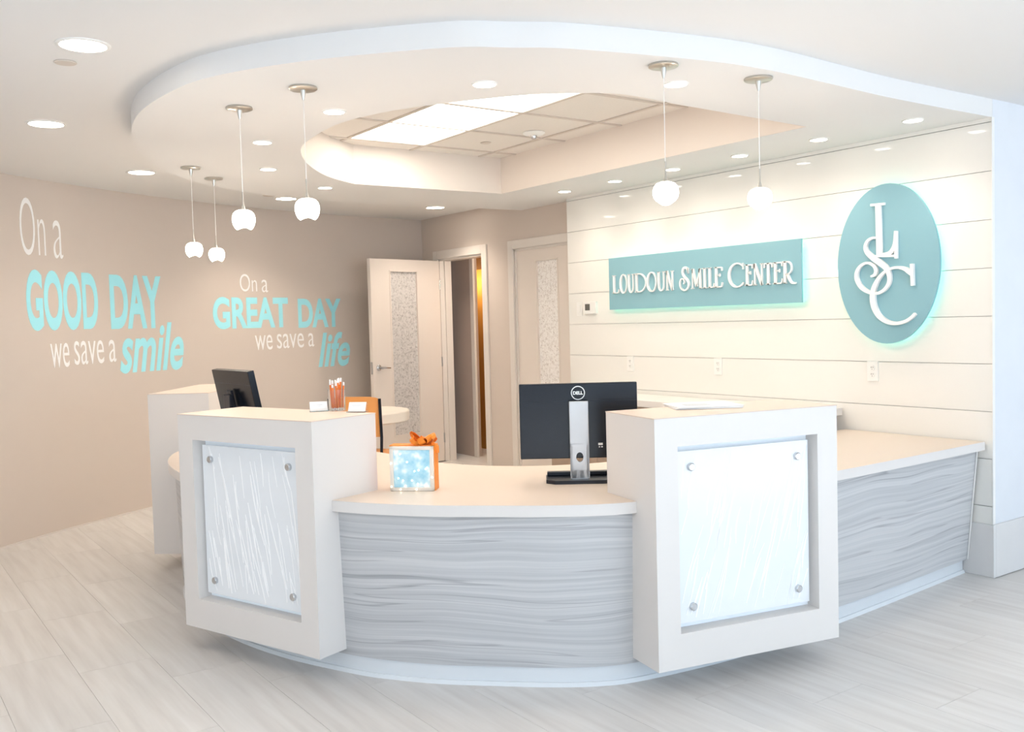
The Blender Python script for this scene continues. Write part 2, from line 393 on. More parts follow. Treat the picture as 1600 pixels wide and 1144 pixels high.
d1 = door_leaf('door_1', 'pale door with tall frosted pane, standing open against the curved wall', .93, 2.10, .31, .685, .33, 1.99, 'frosted_glass_grey')
d1.location = (-5.775, .10, 0); d1.rotation_euler = (0, 0, math.atan2(-.88, .205))
lever(d1, .86, 1.03, 1, -1); lever(d1, .86, 1.03, -1, -1)
bm = new(); box(bm, .9295, .932, -.012, .012, .97, 1.09); finish('latch_plate', bm, 'steel', d1)
for z in (.25, 1.05, 1.85):
    bm = new(); tube(bm, [(0, .024, z-.05), (0, .024, z+.05)], .008, 8); finish('hinge', bm, 'steel', d1)
d2 = door_leaf('door_2', 'closed pale door with narrow frosted pane beside the white panelling', .815, 2.105, .31, .64, .33, 2.0, 'frosted_glass_backlit')
d2.location = (-4.4175, DW+.035, 0)
bm = new(); box(bm, -4.45, -3.55, DW+.2, DW+.22, 0, 2.2); struct(finish('wall_behind_door', bm, 'hall_wall'), 'wall behind the closed glazed door', 'wall')

# sign wall : glossy white boards on a backing
XL, XR = -3.47, .145
bm = new(); box(bm, XL, XR, .012, .25, 0, H+.02)
sw = struct(finish('wall_signs', bm, 'base_paint'), 'glossy white horizontal board wall behind the desk, carrying both signs', 'wall')
pitch_b = 2.44/9.5
bm = new(); box(bm, XL, XR, 0, .014, -pitch_b+.0015, -.0015, .001); pb = None
for k in range(9):
    z = 2.44-pitch_b*k
    if k == 8:
        bm2 = new(); box(bm2, XL, XR, 0, .014, .285-z, -.0025, .002); finish('wall_board', bm2, 'panel_gloss', sw, loc=(0, 0, z))
    elif pb is None: pb = finish('wall_board', bm, 'panel_gloss', sw, loc=(0, 0, z))
    else: clone(pb, sw, (0, 0, z))
bm = new(); box(bm, XL, XR, 0, .014, 2.4425, S, .001); finish('top_board', bm, 'panel_gloss', sw)
bm = new(); box(bm, XR, XR+.006, -.003, .02, .29, S, .001); finish('edge_trim', bm, 'white_plastic', sw)
bm = new(); box(bm, -3.47, XR+.014, -.014, .012, 0, .288, .003); box(bm, XR, XR+.014, .012, 3.1, 0, .288, .003)
struct(finish('baseboard_signs', bm, 'base_paint'), 'tall pale baseboard at the corner beside the desk end', 'baseboard')
bm = new(); box(bm, -.1, XR, .25, 3.1, 0, H+.02); box(bm, XR-.002, XR+.001, .012, .25, 0, H+.02)
struct(finish('wall_end', bm, 'column_paint'), 'pale wall return lit blue by daylight at the right edge', 'wall')
# unseen sides of the room with their window openings
def storefront(name, a, b, axis, at, label):
    bm = new()
    def bb(s0, s1, z0, z1):
        if axis == 'x': box(bm, at, at+.1, s0, s1, z0, z1)
        else: box(bm, s0, s1, at-.1, at, z0, z1)
    bb(a, b, 0, .32); bb(a, b, 2.42, H+.02)
    n = int((b-a)/1.5)
    for k in range(n+1):
        s = a+(b-a)*k/n; bb(s-.04, s+.04, .32, 2.42)
    struct(finish(name, bm, 'column_paint'), label, 'wall')
storefront('wall_right', -8, 3.1, 'x', 6.5, 'window wall at the far right of the room')
storefront('wall_back', -1.8, 6.5, 'y', -8.0, 'window wall behind the viewer')
bm = new(); box(bm, -1.87, -1.75, -8.1, -6.2, 0, H+.02); struct(finish('wall_rear_left', bm, 'wall_beige'), 'beige wall running back from the end of the curved wall', 'wall')
bm = new(); box(bm, .15, 6.5, 3.1, 3.2, 0, H+.02); struct(finish('wall_far', bm, 'column_paint'), 'end wall of the passage on the right', 'wall')

# ------------------------------------------------------------------ reception desk
desk = thing('reception_desk', 'curved white reception desk with wavy grey wood front and three framed pillars', 'desk')
Z_T = .737
edge_pts = [(.112, -.016), (.130, -.41), (.150, -.89), (.163, -1.35), (.165, -1.75), (.150, -2.10), (.088, -2.50), (.016, -2.675), (-.10, -2.835), (-.254, -3.0), (-.358, -3.11), (-.458, -3.20), (-.571, -3.285), (-.669, -3.35), (-.80, -3.415),
            (-1.10, -3.54), (-1.45, -3.63), (-1.80, -3.665), (-2.15, -3.66), (-2.50, -3.60), (-2.80, -3.49), (-3.02, -3.36)]
edge = spline(edge_pts, 5)
lens_ = [0]
for p, q in zip(edge, edge[1:]): lens_.append(lens_[-1]+math.hypot(q[0]-p[0], q[1]-p[1]))
def inset(d_wall, d_arc):
    out = []
    for k, p in enumerate(edge):
        a = edge[max(k-1, 0)]; b = edge[min(k+1, len(edge)-1)]
        tx, ty = b[0]-a[0], b[1]-a[1]; l = math.hypot(tx, ty); nx, ny = -ty/l, tx/l     # outward is to the right of travel (-Y then -X)
        nx, ny = ty/l, -tx/l
        t = min(1, lens_[k]/1.6); d = d_wall+(d_arc-d_wall)*t
        out.append((p[0]+nx*d, p[1]+ny*d))
    return out
inner = spline([(-2.62, -2.86), (-2.3, -2.66), (-1.95, -2.58), (-1.588, -2.572), (-1.27, -2.508), (-1.0, -2.33), (-.83, -2.07), (-.76, -1.74), (-.76, -.9), (-.76, -.016)], 5)
bm = new(); prism(bm, edge+inner, Z_T-.045, Z_T)
top = finish('worktop', bm, 'laminate_lamplit', desk); top['label'] = 'continuous pale laminate worktop with thick edge'
def skirt(name, i0, i1, da, db, za, zb, m, thick=.02):
    """curved upright panel following the worktop edge; da/db are (wall, arc) insets at heights za (top) and zb (bottom)."""
    A, B = inset(*da), inset(*db); A2, B2 = inset(da[0]+thick, da[1]+thick), inset(db[0]+thick, db[1]+thick)
    bm = new(); uv = bm.loops.layers.uv.new('UVMap'); rows = []
    for k in range(i0, i1+1):
        rows.append(([bm.verts.new((A[k][0], A[k][1], za)), bm.verts.new((B[k][0], B[k][1], zb)), bm.verts.new((B2[k][0], B2[k][1], zb)), bm.verts.new((A2[k][0], A2[k][1], za))], lens_[k]))
    for (a, s), (b, t) in zip(rows, rows[1:]):
        for q0, q1 in ((0, 1), (1, 2), (2, 3), (3, 0)):
            f = bm.faces.new((a[q0], a[q1], b[q1], b[q0]))
            for lp in f.loops:
                v = lp.vert; lp[uv].uv = ((s if v in a else t), v.co.z)
    bm.faces.new(rows[0][0]); bm.faces.new(rows[-1][0])
    return finish(name, bm, m, desk, smooth=True)
skirt('daylit_edge', 0, len(edge)-1, (-.0015, -.0015), (-.0015, -.0015), Z_T-.0005, Z_T-.0455, 'laminate', thick=.0012)  # thin sheet added to give the worktop edge its whiter daylit tone
def idx(px, py): return min(range(len(edge)), key=lambda k: (edge[k][0]-px)**2+(edge[k][1]-py)**2)
kR0, kR1, kL0, kL1 = idx(.163, -1.6), idx(.12, -2.3), idx(-1.0, -3.5), idx(-1.5, -3.64)
SL_T, SL_B, TOE = (.044, .032), (.100, .052), (.124, .062)
for i0, i1, lab in ((0, kR0, 'grey wavy wood front between the wall and the right pillar'), (kR1, kL0, 'curved grey wavy wood front between the two near pillars'), (kL1, len(edge)-1, 'grey wavy wood front beyond the left pillar')):
    skirt('front_panel', i0, i1, SL_T, SL_B, Z_T-.045, .078, 'wavy_wood')['label'] = lab
skirt('toe_kick', 0, len(edge)-1, TOE, TOE, .08, .0, 'toe_white')
skirt('floor_trim', 0, len(edge)-1, (TOE[0]-.008, TOE[1]-.008), (TOE[0]-.014, TOE[1]-.014), .016, .0, 'toe_white', thick=.01)
bm = new()
A = inset(SL_T[0]-.004, SL_T[1]-.004); B = inset(SL_B[0]-.004, SL_B[1]-.004)
tube(bm, [(A[0][0], -.02, Z_T-.05), (B[0][0], -.02, .08)], .004, 6); finish('end_bead', bm, 'white_plastic', desk)

def pillar(x, y, rz, wd, dp, label, panel=True, z0=.10, z1=1.07, slant=1):
    bm = new(); mx, mt, mb, rec = .102, .11, .135, .075
    a, b = -wd/2, wd/2
    o = [bm.verts.new(p) for p in ((a, 0, z0), (b, 0, z0), (b, 0, z1), (a, 0, z1))]
    i = [bm.verts.new(p) for p in ((a+mx, 0, z0+mb), (b-mx, 0, z0+mb), (b-mx, 0, z1-mt), (a+mx, 0, z1-mt))]
    d = [bm.verts.new((v.co.x, rec, v.co.z)) for v in i]
    k = [bm.verts.new((v.co.x, dp, v.co.z)) for v in o]
    strip(bm, o, i); strip(bm, i, d); bm.faces.new(d); strip(bm, o, k); bm.faces.new(k)
    p = finish('pillar', bm, 'laminate', desk); p.location = (x, y, 0); p.rotation_euler = (0, 0, rz); p['label'] = label
    bm = new(); box(bm, a-.0015, b+.0015, -.0015, dp+.0015, z1, z1+.004, .001); finish('pillar_top', bm, 'laminate_lamplit', p)  # top sheet carries the painted-in warmth of the lamps
    if panel:
        bm = new(); box(bm, a+mx+.001, b-mx-.001, rec-.006, rec-.001, z0+mb+.001, z1-mt-.001); finish('backing_panel', bm, 'light_back', p)
        bm = new(); box(bm, a+mx+.02, b-mx-.02, .036, .044, z0+mb+.025, z1-mt-.025, .002); finish('accent_panel', bm, 'reed_panel', p)['label'] = 'white translucent panel with pale reed strands'
        bm = new(); rs = random.Random(int(x*100)); px0, px1, pz0, pz1 = a+mx+.026, b-mx-.026, z0+mb+.031, z1-mt-.031
        for k in range(75):
            xa, za = rs.uniform(px0-.1, px1+.1), rs.uniform(pz0+.12, pz1+.1); ln = rs.uniform(.12, .42); sl = slant*rs.uniform(.10, .34); cv = rs.uniform(-.012, .012); pts = []
            for j in range(7):
                u = j/6; q = (xa+sl*ln*u+cv*math.sin(PI*u), za-ln*u)
                if px0 < q[0] < px1 and pz0 < q[1] < pz1: pts.append(q)
            if len(pts) > 2: wv = rs.uniform(.003, .0075); ribbon(bm, pts, [wv*(.35+.65*math.sin(PI*(j+.5)/len(pts))) for j in range(len(pts))], .0352, .0365)
        o_ = finish('reed_strands', bm, 'reed_strand', p); o_['kind'] = 'stuff'
        st = None
        for sx in (a+mx+.08, b-mx-.08):
            for sz in (z0+mb+.088, z1-mt-.088):
                if st is None:
                    bm = new(); lathe(bm, [(.0, -.012), (.012, -.012), (.0155, -.009), (.016, 0), (.016, .004), (.008, .005), (.008, .04)], 20, cap=False)
                    for v in bm.verts: v.co = Vector((v.co.x, v.co.z, v.co.y))
                    st = finish('standoff', bm, 'steel', p, smooth=True, loc=(sx, .034, sz))
                else: clone(st, p, (sx, .034, sz))
    return p
eR = Vector((.198, .980)); cR = Vector((.222, -2.546))+eR*.44
eL = Vector((.943, .334)); cL = Vector((-.752, -3.502))-eL*.44
pillar(cR.x, cR.y, math.atan2(eR.y, eR.x), .88, .37, 'right pillar with recessed bright panel and four steel studs', slant=-1.3)
pillar(cL.x, cL.y, math.atan2(eL.y, eL.x), .88, .37, 'left pillar with recessed reed panel and four steel studs')
e3 = Vector((.80, -.60)); c3 = Vector((-3.11, -3.54))-e3*.44
pillar(c3.x, c3.y, math.atan2(e3.y, e3.x),   .88, .37, 'rear left pillar, only its side seen')
# inner supports under the worktop
bm = new(); prism(bm, [(-.72, -.05), (-.70, -.05), (-.70, -1.7), (-.72, -1.7)], 0, Z_T-.045); finish('support_panel', bm, 'laminate', desk)

# back counter along the sign wall
bc = thing('back_counter', 'low back counter with pale top and brown wood front along the sign wall', 'counter', (0, 0, 0))
bm = new(); box(bm, -3.30, -.78, -.42, -.016, .822, .868, .003); finish('counter_top', bm, 'laminate', bc)
for k in range(4):
    x0 = -3.26+.57*k
    bm = new(); box(bm, x0+.003, x0+.567, -.385, -.365, .10, .815, .002); d_ = finish('cabinet_door', bm, 'wood_brown', bc)
    bm = new(); tube(bm, [(x0+.48, -.385, .66), (x0+.48, -.405, .66), (x0+.48, -.405, .76), (x0+.48, -.385, .76)], .005, 6); finish('pull_handle', bm, 'steel', d_)
bm = new(); box(bm, -3.27, -.97, -.364, -.02, .0, .82); finish('cabinet_body', bm, 'wood_brown', bc)

# ------------------------------------------------------------------ signs
def smooth_w(pts, ws, per=5):
    P = spline(pts, per); W = []
    for i in range(len(ws)-1):
        for k in range(per): W.append(ws[i]+(ws[i+1]-ws[i])*k/per)
    return P, W+[ws[-1]]
YS0, YS1 = -.048, -.030          # sign board depth
def el(cx, cz, rx, rz, a0, a1, n=20):
    return [(cx+rx*math.cos(math.radians(a0+(a1-a0)*k/n)), cz+rz*math.sin(math.radians(a0+(a1-a0)*k/n))) for k in range(n+1)]
K, N_ = .13, .065                # thick and thin strokes, unit cap height
def glyph(ch, w):
    """list of (points, width) strokes in a cell w wide and 1 high (unit = cap height)."""
    s = []; ser = lambda x, z, l=.085, r=.085: s.append(([(x-l, z), (x+r, z)], .045))
    if ch == 'I': s.append(([(w/2, 0), (w/2, 1)], K)); ser(w/2, .02, .12, .12); ser(w/2, .98, .12, .12)
    elif ch == 'L': s.append(([(.13, 0), (.13, 1)], K)); ser(.13, .98, .12, .12); s.append((spline([(.02, .03), (w*.6, .03), (w-.04, .06), (w, .22)], 4), .06))
    elif ch == 'O': s.append((el(w/2, .5, w/2-.04, .5, 100, 270), [N_+(K-N_)*math.sin(PI*k/20) for k in range(21)])); s.append((el(w/2, .5, w/2-.04, .5, -90, 100), N_))
    elif ch == 'U': s.append((spline([(.11, 1), (.11, .35), (.16, .10), (w/2, .01), (w-.14, .10), (w-.09, .35), (w-.09, 1)], 5), [K-(K-N_)*min(1, k/15) for k in range(31)])); ser(.11, .98); ser(w-.09, .98)
    elif ch == 'D': s.append(([(.12, 0), (.12, 1)], K)); s.append(([(0, .98), (w*.35, .98)]+el(w*.35, .5, w*.62, .48, 90, -90)+[(0, .02)], N_))
    elif ch == 'N': s.append(([(.09, 0), (.09, 1)], N_)); s.append(([(.07, 1), (w-.09, 0)], K)); s.append(([(w-.09, 0), (w-.09, 1)], N_)); ser(.09, .02); ser(w-.09, .98); ser(.05, .98, .08, .04)
    elif ch == 'M': s.append(([(.09, 0), (.12, 1)], N_)); s.append(([(.12, 1), (w/2, .12)], K)); s.append(([(w/2, .12), (w-.14, 1)], N_)); s.append(([(w-.14, 1), (w-.11, 0)], K)); ser(.09, .02); ser(w-.11, .02); ser(.1, .98, .08, .03); ser(w-.12, .98, .03, .08)
    elif ch == 'E': s.append(([(.13, 0), (.13, 1)], K)); ser(.13, .98, .12, .02); s.append((spline([(.1, .97), (w*.7, .97), (w-.02, .95), (w, .80)], 4), .06)); s.append(([(.13, .60), (w*.72, .60)], .05)); s.append(([(w*.72, .52), (w*.72, .68)], .05)); s.append((spline([(.0, .03), (w*.7, .03), (w-.03, .06), (w+.02, .24)], 4), .06))
    elif ch == 'T': s.append(([(w/2, 0), (w/2, 1)], K)); ser(w/2, .02, .13, .13); s.append((spline([(.02, .78), (.05, .95), (w*.3, .97), (w*.7, .97), (w-.05, .95), (w-.02, .78)], 4), .06))
    elif ch == 'R': s.append(([(.12, 0), (.12, 1)], K)); ser(.12, .02); s.append(([(0, .98), (w*.4, .98)]+el(w*.4, .70, w*.42, .28, 90, -90)+[(.14, .42)], N_)); s.append((spline([(w*.42, .42), (w*.62, .18), (w*.85, .02), (w+.12, .0)], 4), [K-.004*k for k in range(13)]))
    elif ch == 'C': s.append((el(w*.56, .5, w*.52, .52, 48, 180)+el(w*.56, .5, w*.52, .52, 186, 318), [N_]*8+[N_+(K-N_)*math.sin(PI*k/26) for k in range(26)]+[N_]*8)); s.append(([(w*.92, .74), (w*.93, 1.02)], .05))
    elif ch == 'S': s.append((spline([(w*.80, .80), (w*.76, .95), (w*.56, 1.03), (w*.36, .97), (w*.30, .80), (w*.44, .62), (w*.72, .45), (w*.86, .25), (w*.74, .05), (w*.46, -.04), (w*.15, .06), (w*.04, .28), (w*.14, .48), (w*.36, .50), (w*.46, .36), (w*.38, .26)], 4), [N_+.01*min(k, 4) if k < 30 else .085-.0005*k for k in range(61)])); s.append(([(w*.82, .74), (w*.82, 1.0)], .045))
    return s
rect = thing('wall_sign', 'long rectangular teal sign with raised white practice name', 'sign', (0, 0, 0))
bm = new(); box(bm, -2.895, -1.051, YS0, YS1, 1.523, 1.927, .001); finish('sign_board', bm, 'teal_sign', rect)
bm = new()
ix0, ix1, iz0, iz1 = -2.865, -1.081, 1.553, 1.897
for a in ((ix0, ix1, iz0, iz0+.012), (ix0, ix1, iz1-.012, iz1), (ix0, ix0+.012, iz0, iz1), (ix1-.012, ix1, iz0, iz1)): box(bm, a[0], a[1], -.028, -.018, a[2], a[3])
finish('led_strip', bm, 'led_cyan', rect)
for x in (-2.75, -1.97, -1.2):
    for z in (1.6, 1.85):
        bm = new(); tube(bm, [(x, -.03, z), (x, .0, z)], .008, 8); finish('wall_spacer', bm, 'steel', rect)
words_x = [('LOUDOUN', [-2.843, -2.755, -2.667, -2.583, -2.452, -2.341, -2.250], [-2.768, -2.672, -2.592, -2.460, -2.348, -2.260, -2.170]),
           ('SMILE', [-2.112, -1.996, -1.890, -1.836, -1.776], [-2.004, -1.890, -1.840, -1.776, -1.704]),
           ('CENTER', [-1.646, -1.500, -1.428, -1.339, -1.264, -1.186], [-1.506, -1.436, -1.344, -1.268, -1.192, -1.100])]
for wd, a, b in words_x:
    for k, ch in enumerate(wd):
        big = k == 0 and wd != 'LOUDOUN'
        hgt = .152 if big else .142; z0 = 1.648
        bm = new()
        for pts, wid in glyph(ch, (b[k]-a[k])/hgt):
            pw = [(a[k]+x*hgt, z0+z*hgt) for x, z in pts]
            if isinstance(wid, list): wid = (wid+[wid[-1]]*len(pw))[:len(pw)]
            ribbon(bm, pw, [q*hgt for q in wid] if isinstance(wid, list) else wid*hgt, YS0-.014, YS0-.0005)
        finish('letter', bm, 'white_letter', rect)
oval = thing('oval_sign', 'tall oval teal sign with interlaced raised white letters', 'sign', (0, 0, 0))
bm = new(); oc = (-.450, 1.728); ring = el(oc[0], oc[1], .330, .463, 0, 360, 72)[:-1]
fa = [bm.verts.new((x, YS0, z)) for x, z in ring]; fb = [bm.verts.new((x, YS1, z)) for x, z in ring]
strip(bm, fa, fb); bm.faces.new(fa); bm.faces.new(fb); finish('sign_board', bm, 'teal_sign', oval)
bm = new(); ra = el(oc[0], oc[1], .305, .438, 0, 360, 72)[:-1]; rb = el(oc[0], oc[1], .293, .426, 0, 360, 72)[:-1]
v = [[bm.verts.new((x, y, z)) for x, z in r_] for r_ in (ra, rb) for y in (-.028, -.018)]
strip(bm, v[0], v[1]); strip(bm, v[2], v[3]); strip(bm, v[0], v[2]); strip(bm, v[1], v[3]); finish('led_strip', bm, 'led_cyan', oval)
for x, z in ((-.62, 1.5), (-.28, 1.5), (-.62, 1.95), (-.28, 1.95)):
    bm = new(); tube(bm, [(x, -.03, z), (x, .0, z)], .008, 8); finish('wall_spacer', bm, 'steel', oval)
y0, y1 = YS0-.016, YS0-.0005
bm = new()
ribbon(bm, [(-.492, 2.076), (-.486, 1.776)], [.034, .036], y0, y1)
ribbon(bm, [(-.541, 2.077), (-.449, 2.074)], .014, y0-.0006, y1)
ribbon(bm, [(-.555, 1.779), (-.472, 1.775), (-.375, 1.770)], .013, y0-.0006, y1)
ribbon(bm, *smooth_w([(-.490, 1.782), (-.431, 1.784), (-.401, 1.804), (-.386, 1.843), (-.379, 1.912)], [.02, .024, .026, .02, .018]), y0-.0003, y1)
ribbon(bm, [(-.378, 1.908), (-.379, 1.754)], .017, y0-.0009, y1); finish('letter', bm, 'white_letter', oval)
bm = new()
ribbon(bm, *smooth_w([(-.504, 1.884), (-.533, 1.884), (-.562, 1.869), (-.577, 1.837), (-.565, 1.803), (-.524, 1.766), (-.478, 1.735), (-.440, 1.701), (-.421, 1.655), (-.427, 1.612), (-.459, 1.576), (-.505, 1.559), (-.557, 1.569), (-.607, 1.600), (-.637, 1.648), (-.636, 1.693), (-.608, 1.728), (-.566, 1.741), (-.526, 1.725), (-.508, 1.695), (-.518, 1.668), (-.543, 1.660)],
       [.012, .014, .018, .022, .028, .034, .036, .032, .026, .022, .018, .016, .020, .026, .026, .022, .016, .014, .018, .022, .018, .010]), y0-.002, y1); finish('letter', bm, 'white_letter', oval)
bm = new()
ribbon(bm, *smooth_w([(-.274, 1.655), (-.299, 1.676), (-.323, 1.692), (-.362, 1.702), (-.407, 1.699), (-.453, 1.680), (-.494, 1.641), (-.523, 1.587), (-.531, 1.533), (-.520, 1.477), (-.491, 1.429), (-.443, 1.395), (-.385, 1.382), (-.325, 1.392), (-.286, 1.413), (-.260, 1.436)],
       [.022, .026, .022, .016, .014, .016, .022, .030, .034, .034, .030, .024, .020, .018, .017, .016]), y0-.004, y1)
ribbon(bm, [(-.279, 1.718), (-.275, 1.594)], .019, y0-.0045, y1); finish('letter', bm, 'white_letter', oval)

# thermostat, outlets, small devices on the sign wall
t = thing('thermostat', 'small white thermostat with grey display left of the long sign', 'thermostat', (-3.17, 0, 1.545))
bm = new(); box(bm, -.078, .078, -.026, 0, -.05, .05, .006); finish('housing', bm, 'white_plastic', t)
bm = new(); box(bm, -.055, .005, -.0275, -.026, -.02, .032); finish('display', bm, 'grey_screen', t)
bm = new(); box(bm, .03, .06, -.0275, -.026, -.015, .0); finish('button', bm, 'white_plastic', t)
t = thing('light_switch', 'white switch plate beside the thermostat', 'switch', (-3.325, 0, 1.54))
bm = new(); box(bm, -.036, .036, -.006, 0, -.058, .058, .002); pl = finish('cover_plate', bm, 'white_plastic', t)
bm = new(); box(bm, -.016, .016, -.010, -.006, -.033, .033, .001); finish('rocker', bm, 'white_plastic', t)
def outlet(x, label):
    t = thing('wall_outlet', label, 'outlet', (x, 0, 1.098), group='outlets in a row on the board wall')
    bm = new(); box(bm, -.037, .037, -.006, 0, -.06, .06, .002); finish('cover_plate', bm, 'white_plastic', t)
    for z in (-.02, .02):
        bm = new(); lathe(bm, [(.0165, 0), (.0165, .003)], 16)
        for v in bm.verts: v.co = Vector((v.co.x, -.006-v.co.z, v.co.y+z))
        s = finish('socket', bm, 'white_plastic', t)
        bm = new()
        for dx in (-.006, .006): box(bm, dx-.0014, dx+.0014, -.0096, -.009, z-.001, z+.008)
        box(bm, -.002, .002, -.0096, -.009, z-.010, z-.006); finish('slots', bm, 'dark_slot', s)
outlet(-2.714, 'white wall outlet under the left end of the long sign'); outlet(-1.804, 'white wall outlet below the middle of the long sign'); outlet(-.576, 'white wall outlet just below the oval sign')

# ------------------------------------------------------------------ wall lettering on the curved wall
def wall_pt(s, z, off): th = PI+s/WR; r = WR-off; return (WC[0]+r*math.cos(th), WC[1]+r*math.sin(th), z)
def text_mesh(txt, weight=0.0, shear=0.0):
    cv = bpy.data.curves.new('t', 'FONT'); cv.body = txt; cv.size = 1; cv.offset = weight; cv.shear = shear; cv.resolution_u = 6
    o = bpy.data.objects.new('t', cv); C.objects.link(o)
    dg = bpy.context.evaluated_depsgraph_get(); me = bpy.data.meshes.new_from_object(o.evaluated_get(dg))
    bpy.data.objects.remove(o); bpy.data.curves.remove(cv); return me
def ext(me): xs = [v.co.x for v in me.vertices]; ys = [v.co.y for v in me.vertices]; return min(xs), max(xs), min(ys), max(ys)
HX = ext(text_mesh('H')); X_H = ext(text_mesh('x'))
CAPH, XH = HX[3], X_H[3]
def word(parent, txt, s0, s1, z0, hgt, ref, m, weight, shear=0.0):
    """one word as letters; s0..s1 span along the wall (s falls to the right), baseline z0, ref = which unit height equals hgt."""
    whole = text_mesh(txt, weight, shear); e = ext(whole)
    kx = (s0-s1)/(e[1]-e[0]); kz = hgt/ref
    wd = None
    for i, ch in enumerate(txt):
        adv = ext(text_mesh(txt[:i]+'H', 0))[1]-HX[1] if i else 0
        me = text_mesh(ch, weight, shear); bm = new(); bm.from_mesh(me)
        bmesh.ops.triangulate(bm, faces=bm.faces[:])
        ext_ = bmesh.ops.extrude_face_region(bm, geom=bm.faces[:])
        top_v = {v for v in ext_['geom'] if isinstance(v, bmesh.types.BMVert)}
        for v in bm.verts:
            s = s0-((v.co.x+adv)-e[0])*kx
            v.co = Vector(wall_pt(s, z0+v.co.y*kz, .0025 if v in top_v else .0008))
        if wd is None:
            wd = bpy.data.objects.new('word', None); C.objects.link(wd); wd.parent = parent
        finish('letter', bm, m, wd)
q1 = thing('wall_quote', 'large wall quote about a good day, white and aqua vinyl letters', 'lettering')
q2 = thing('wall_quote', 'smaller wall quote about a great day, nearer the open door', 'lettering')
LT, BD = -.013, .034
word(q1, 'On', 4.812, 4.587, 2.010, .41, CAPH, 'vinyl_white', LT); word(q1, 'a', 4.515, 4.426, 2.000, .283, XH, 'vinyl_white', LT)
word(q1, 'GOOD', 4.787, 4.118, 1.500, .388, CAPH, 'vinyl_aqua', BD); word(q1, 'DAY', 3.999, 3.476, 1.495, .388, CAPH, 'vinyl_aqua', BD)
word(q1, 'we', 4.591, 4.417, 1.205, .175, XH, 'vinyl_white', -.004); word(q1, 'save', 4.370, 4.083, 1.215, .175, XH, 'vinyl_white', -.004); word(q1, 'a', 4.032, 3.962, 1.220, .17, XH, 'vinyl_white', -.004)
word(q1, 'smile', 3.928, 3.261, 1.136, .385, CAPH*1.03, 'vinyl_aqua', .022, .3)
word(q2, 'On', 2.612, 2.417, 1.790, .158, CAPH, 'vinyl_white', -.006); word(q2, 'a', 2.364, 2.292, 1.785, .115, XH, 'vinyl_white', -.006)
word(q2, 'GREAT', 2.927, 2.066, 1.467, .255, CAPH, 'vinyl_aqua', BD); word(q2, 'DAY', 1.949, 1.433, 1.457, .255, CAPH, 'vinyl_aqua', BD)
word(q2, 'we', 2.464, 2.264, 1.250, .135, XH, 'vinyl_white', -.003); word(q2, 'save', 2.211, 1.893, 1.255, .135, XH, 'vinyl_white', -.003); word(q2, 'a', 1.839, 1.770, 1.260, .128, XH, 'vinyl_white', -.003)
word(q2, 'life', 1.726, 1.339, 1.063, .325, CAPH*1.03, 'vinyl_aqua', .022, .3)

# ------------------------------------------------------------------ ceiling lights
def spot(name, parent, z, power, size, radius, col=WARM):
    l = bpy.data.lights.new(name, 'SPOT'); l.energy = power; l.spot_size = math.radians(size); l.spot_blend = .9; l.shadow_soft_size = radius; l.color = col
    o = bpy.data.objects.new(name, l); C.objects.link(o); o.parent = parent; o.location = (0, 0, z); return o
protos = {}
def downlight(x, y, z, r, label, power, size, grp):
    t = thing('recessed_light', label, 'ceiling light', (x, y, z), group=grp)
    if r not in protos:
        bm = new(); lathe(bm, [(r*.98, -.001), (r, -.006), (r*1.10, -.006), (r*1.17, -.003), (r*1.18, 0), (r*.98, 0)], 40, cap=False)
        ring_ = finish('trim_ring', bm, 'white_plastic', t, smooth=True)
        bm = new(); lathe(bm, [(r*.985, -.004), (r*.985, -.001)], 40); ln = finish('lens', bm, 'lens', t); protos[r] = (ring_, ln)
    else:
        for p in protos[r]: clone(p, t)
    spot('lamp', t, -.02, power, size, r*.8)
GB, GS = 'large round lights in the upper ceiling', 'small round lights in the ceiling ring'
for x, y, lab in ((-1.132, -4.215, 'largest round recessed light, upper left corner of the ceiling'), (-2.707, -4.093, 'round recessed light over the left wall, second from the corner'), (-4.106, -3.264, 'round recessed light above the letters of the first quote'),
                  (-5.012, -1.845, 'round recessed light above the second quote'), (-5.07, -.327, 'round recessed light in front of the open door')):
    downlight(x, y, H, .085, lab, P_BIG*(.3 if x > -3 else .65 if x > -4.5 else 1.15), 125, GB)
for x, y, lab in ((-.567, -2.743, 'small recessed light at the near middle of the ceiling ring'), (-.164, -2.013, 'small recessed light between the two right pendants'), (-1.345, -3.078, 'small recessed light right of the left pendant pair'), (-2.215, -3.103, 'small recessed light between the near left pendants and the wall'),
                  (-3.052, -2.752, 'small recessed light left of the ceiling opening'), (-3.665, -2.089, 'small recessed light at the far left of the ceiling opening')):
    downlight(x, y, S, .048, lab, P_SMALL, 120, GS)
ordn = ['nearest', 'second', 'third', 'fourth', 'fifth', 'farthest']
for k in range(6):
    downlight(-.109-.597*k, -.315, S, .048, ordn[k]+' small recessed light, counted from the right, in the row along the sign wall', P_SMALL, 120, 'wall-washing lights in a row over the signs')
def troffer(x, y, wx, label):
    t = thing('ceiling_troffer', label, 'ceiling light', (x, y, T), group='fluorescent panels in the tile ceiling')
    bm = new(); box(bm, -wx, wx, -.292, .292, .002, .008); finish('diffuser', bm, 'troffer_lens', t)
    bm = new()
    for a in ((-wx, wx, -.296, -.288), (-wx, wx, .288, .296), (-wx-.004, -wx+.006, -.296, .296), (wx-.006, wx+.004, -.296, .296)): box(bm, a[0], a[1], a[2], a[3], -.001, .009)
    finish('frame', bm, 'white_plastic', t)
    l = bpy.data.lights.new('panel_lamp', 'AREA'); l.shape = 'RECTANGLE'; l.size = wx*1.9; l.size_y = .54; l.energy = P_TROFFER; l.color = (1, .88, .72)
    o = bpy.data.objects.new('panel_lamp', l); C.objects.link(o); o.parent = t; o.location = (0, 0, -.006)
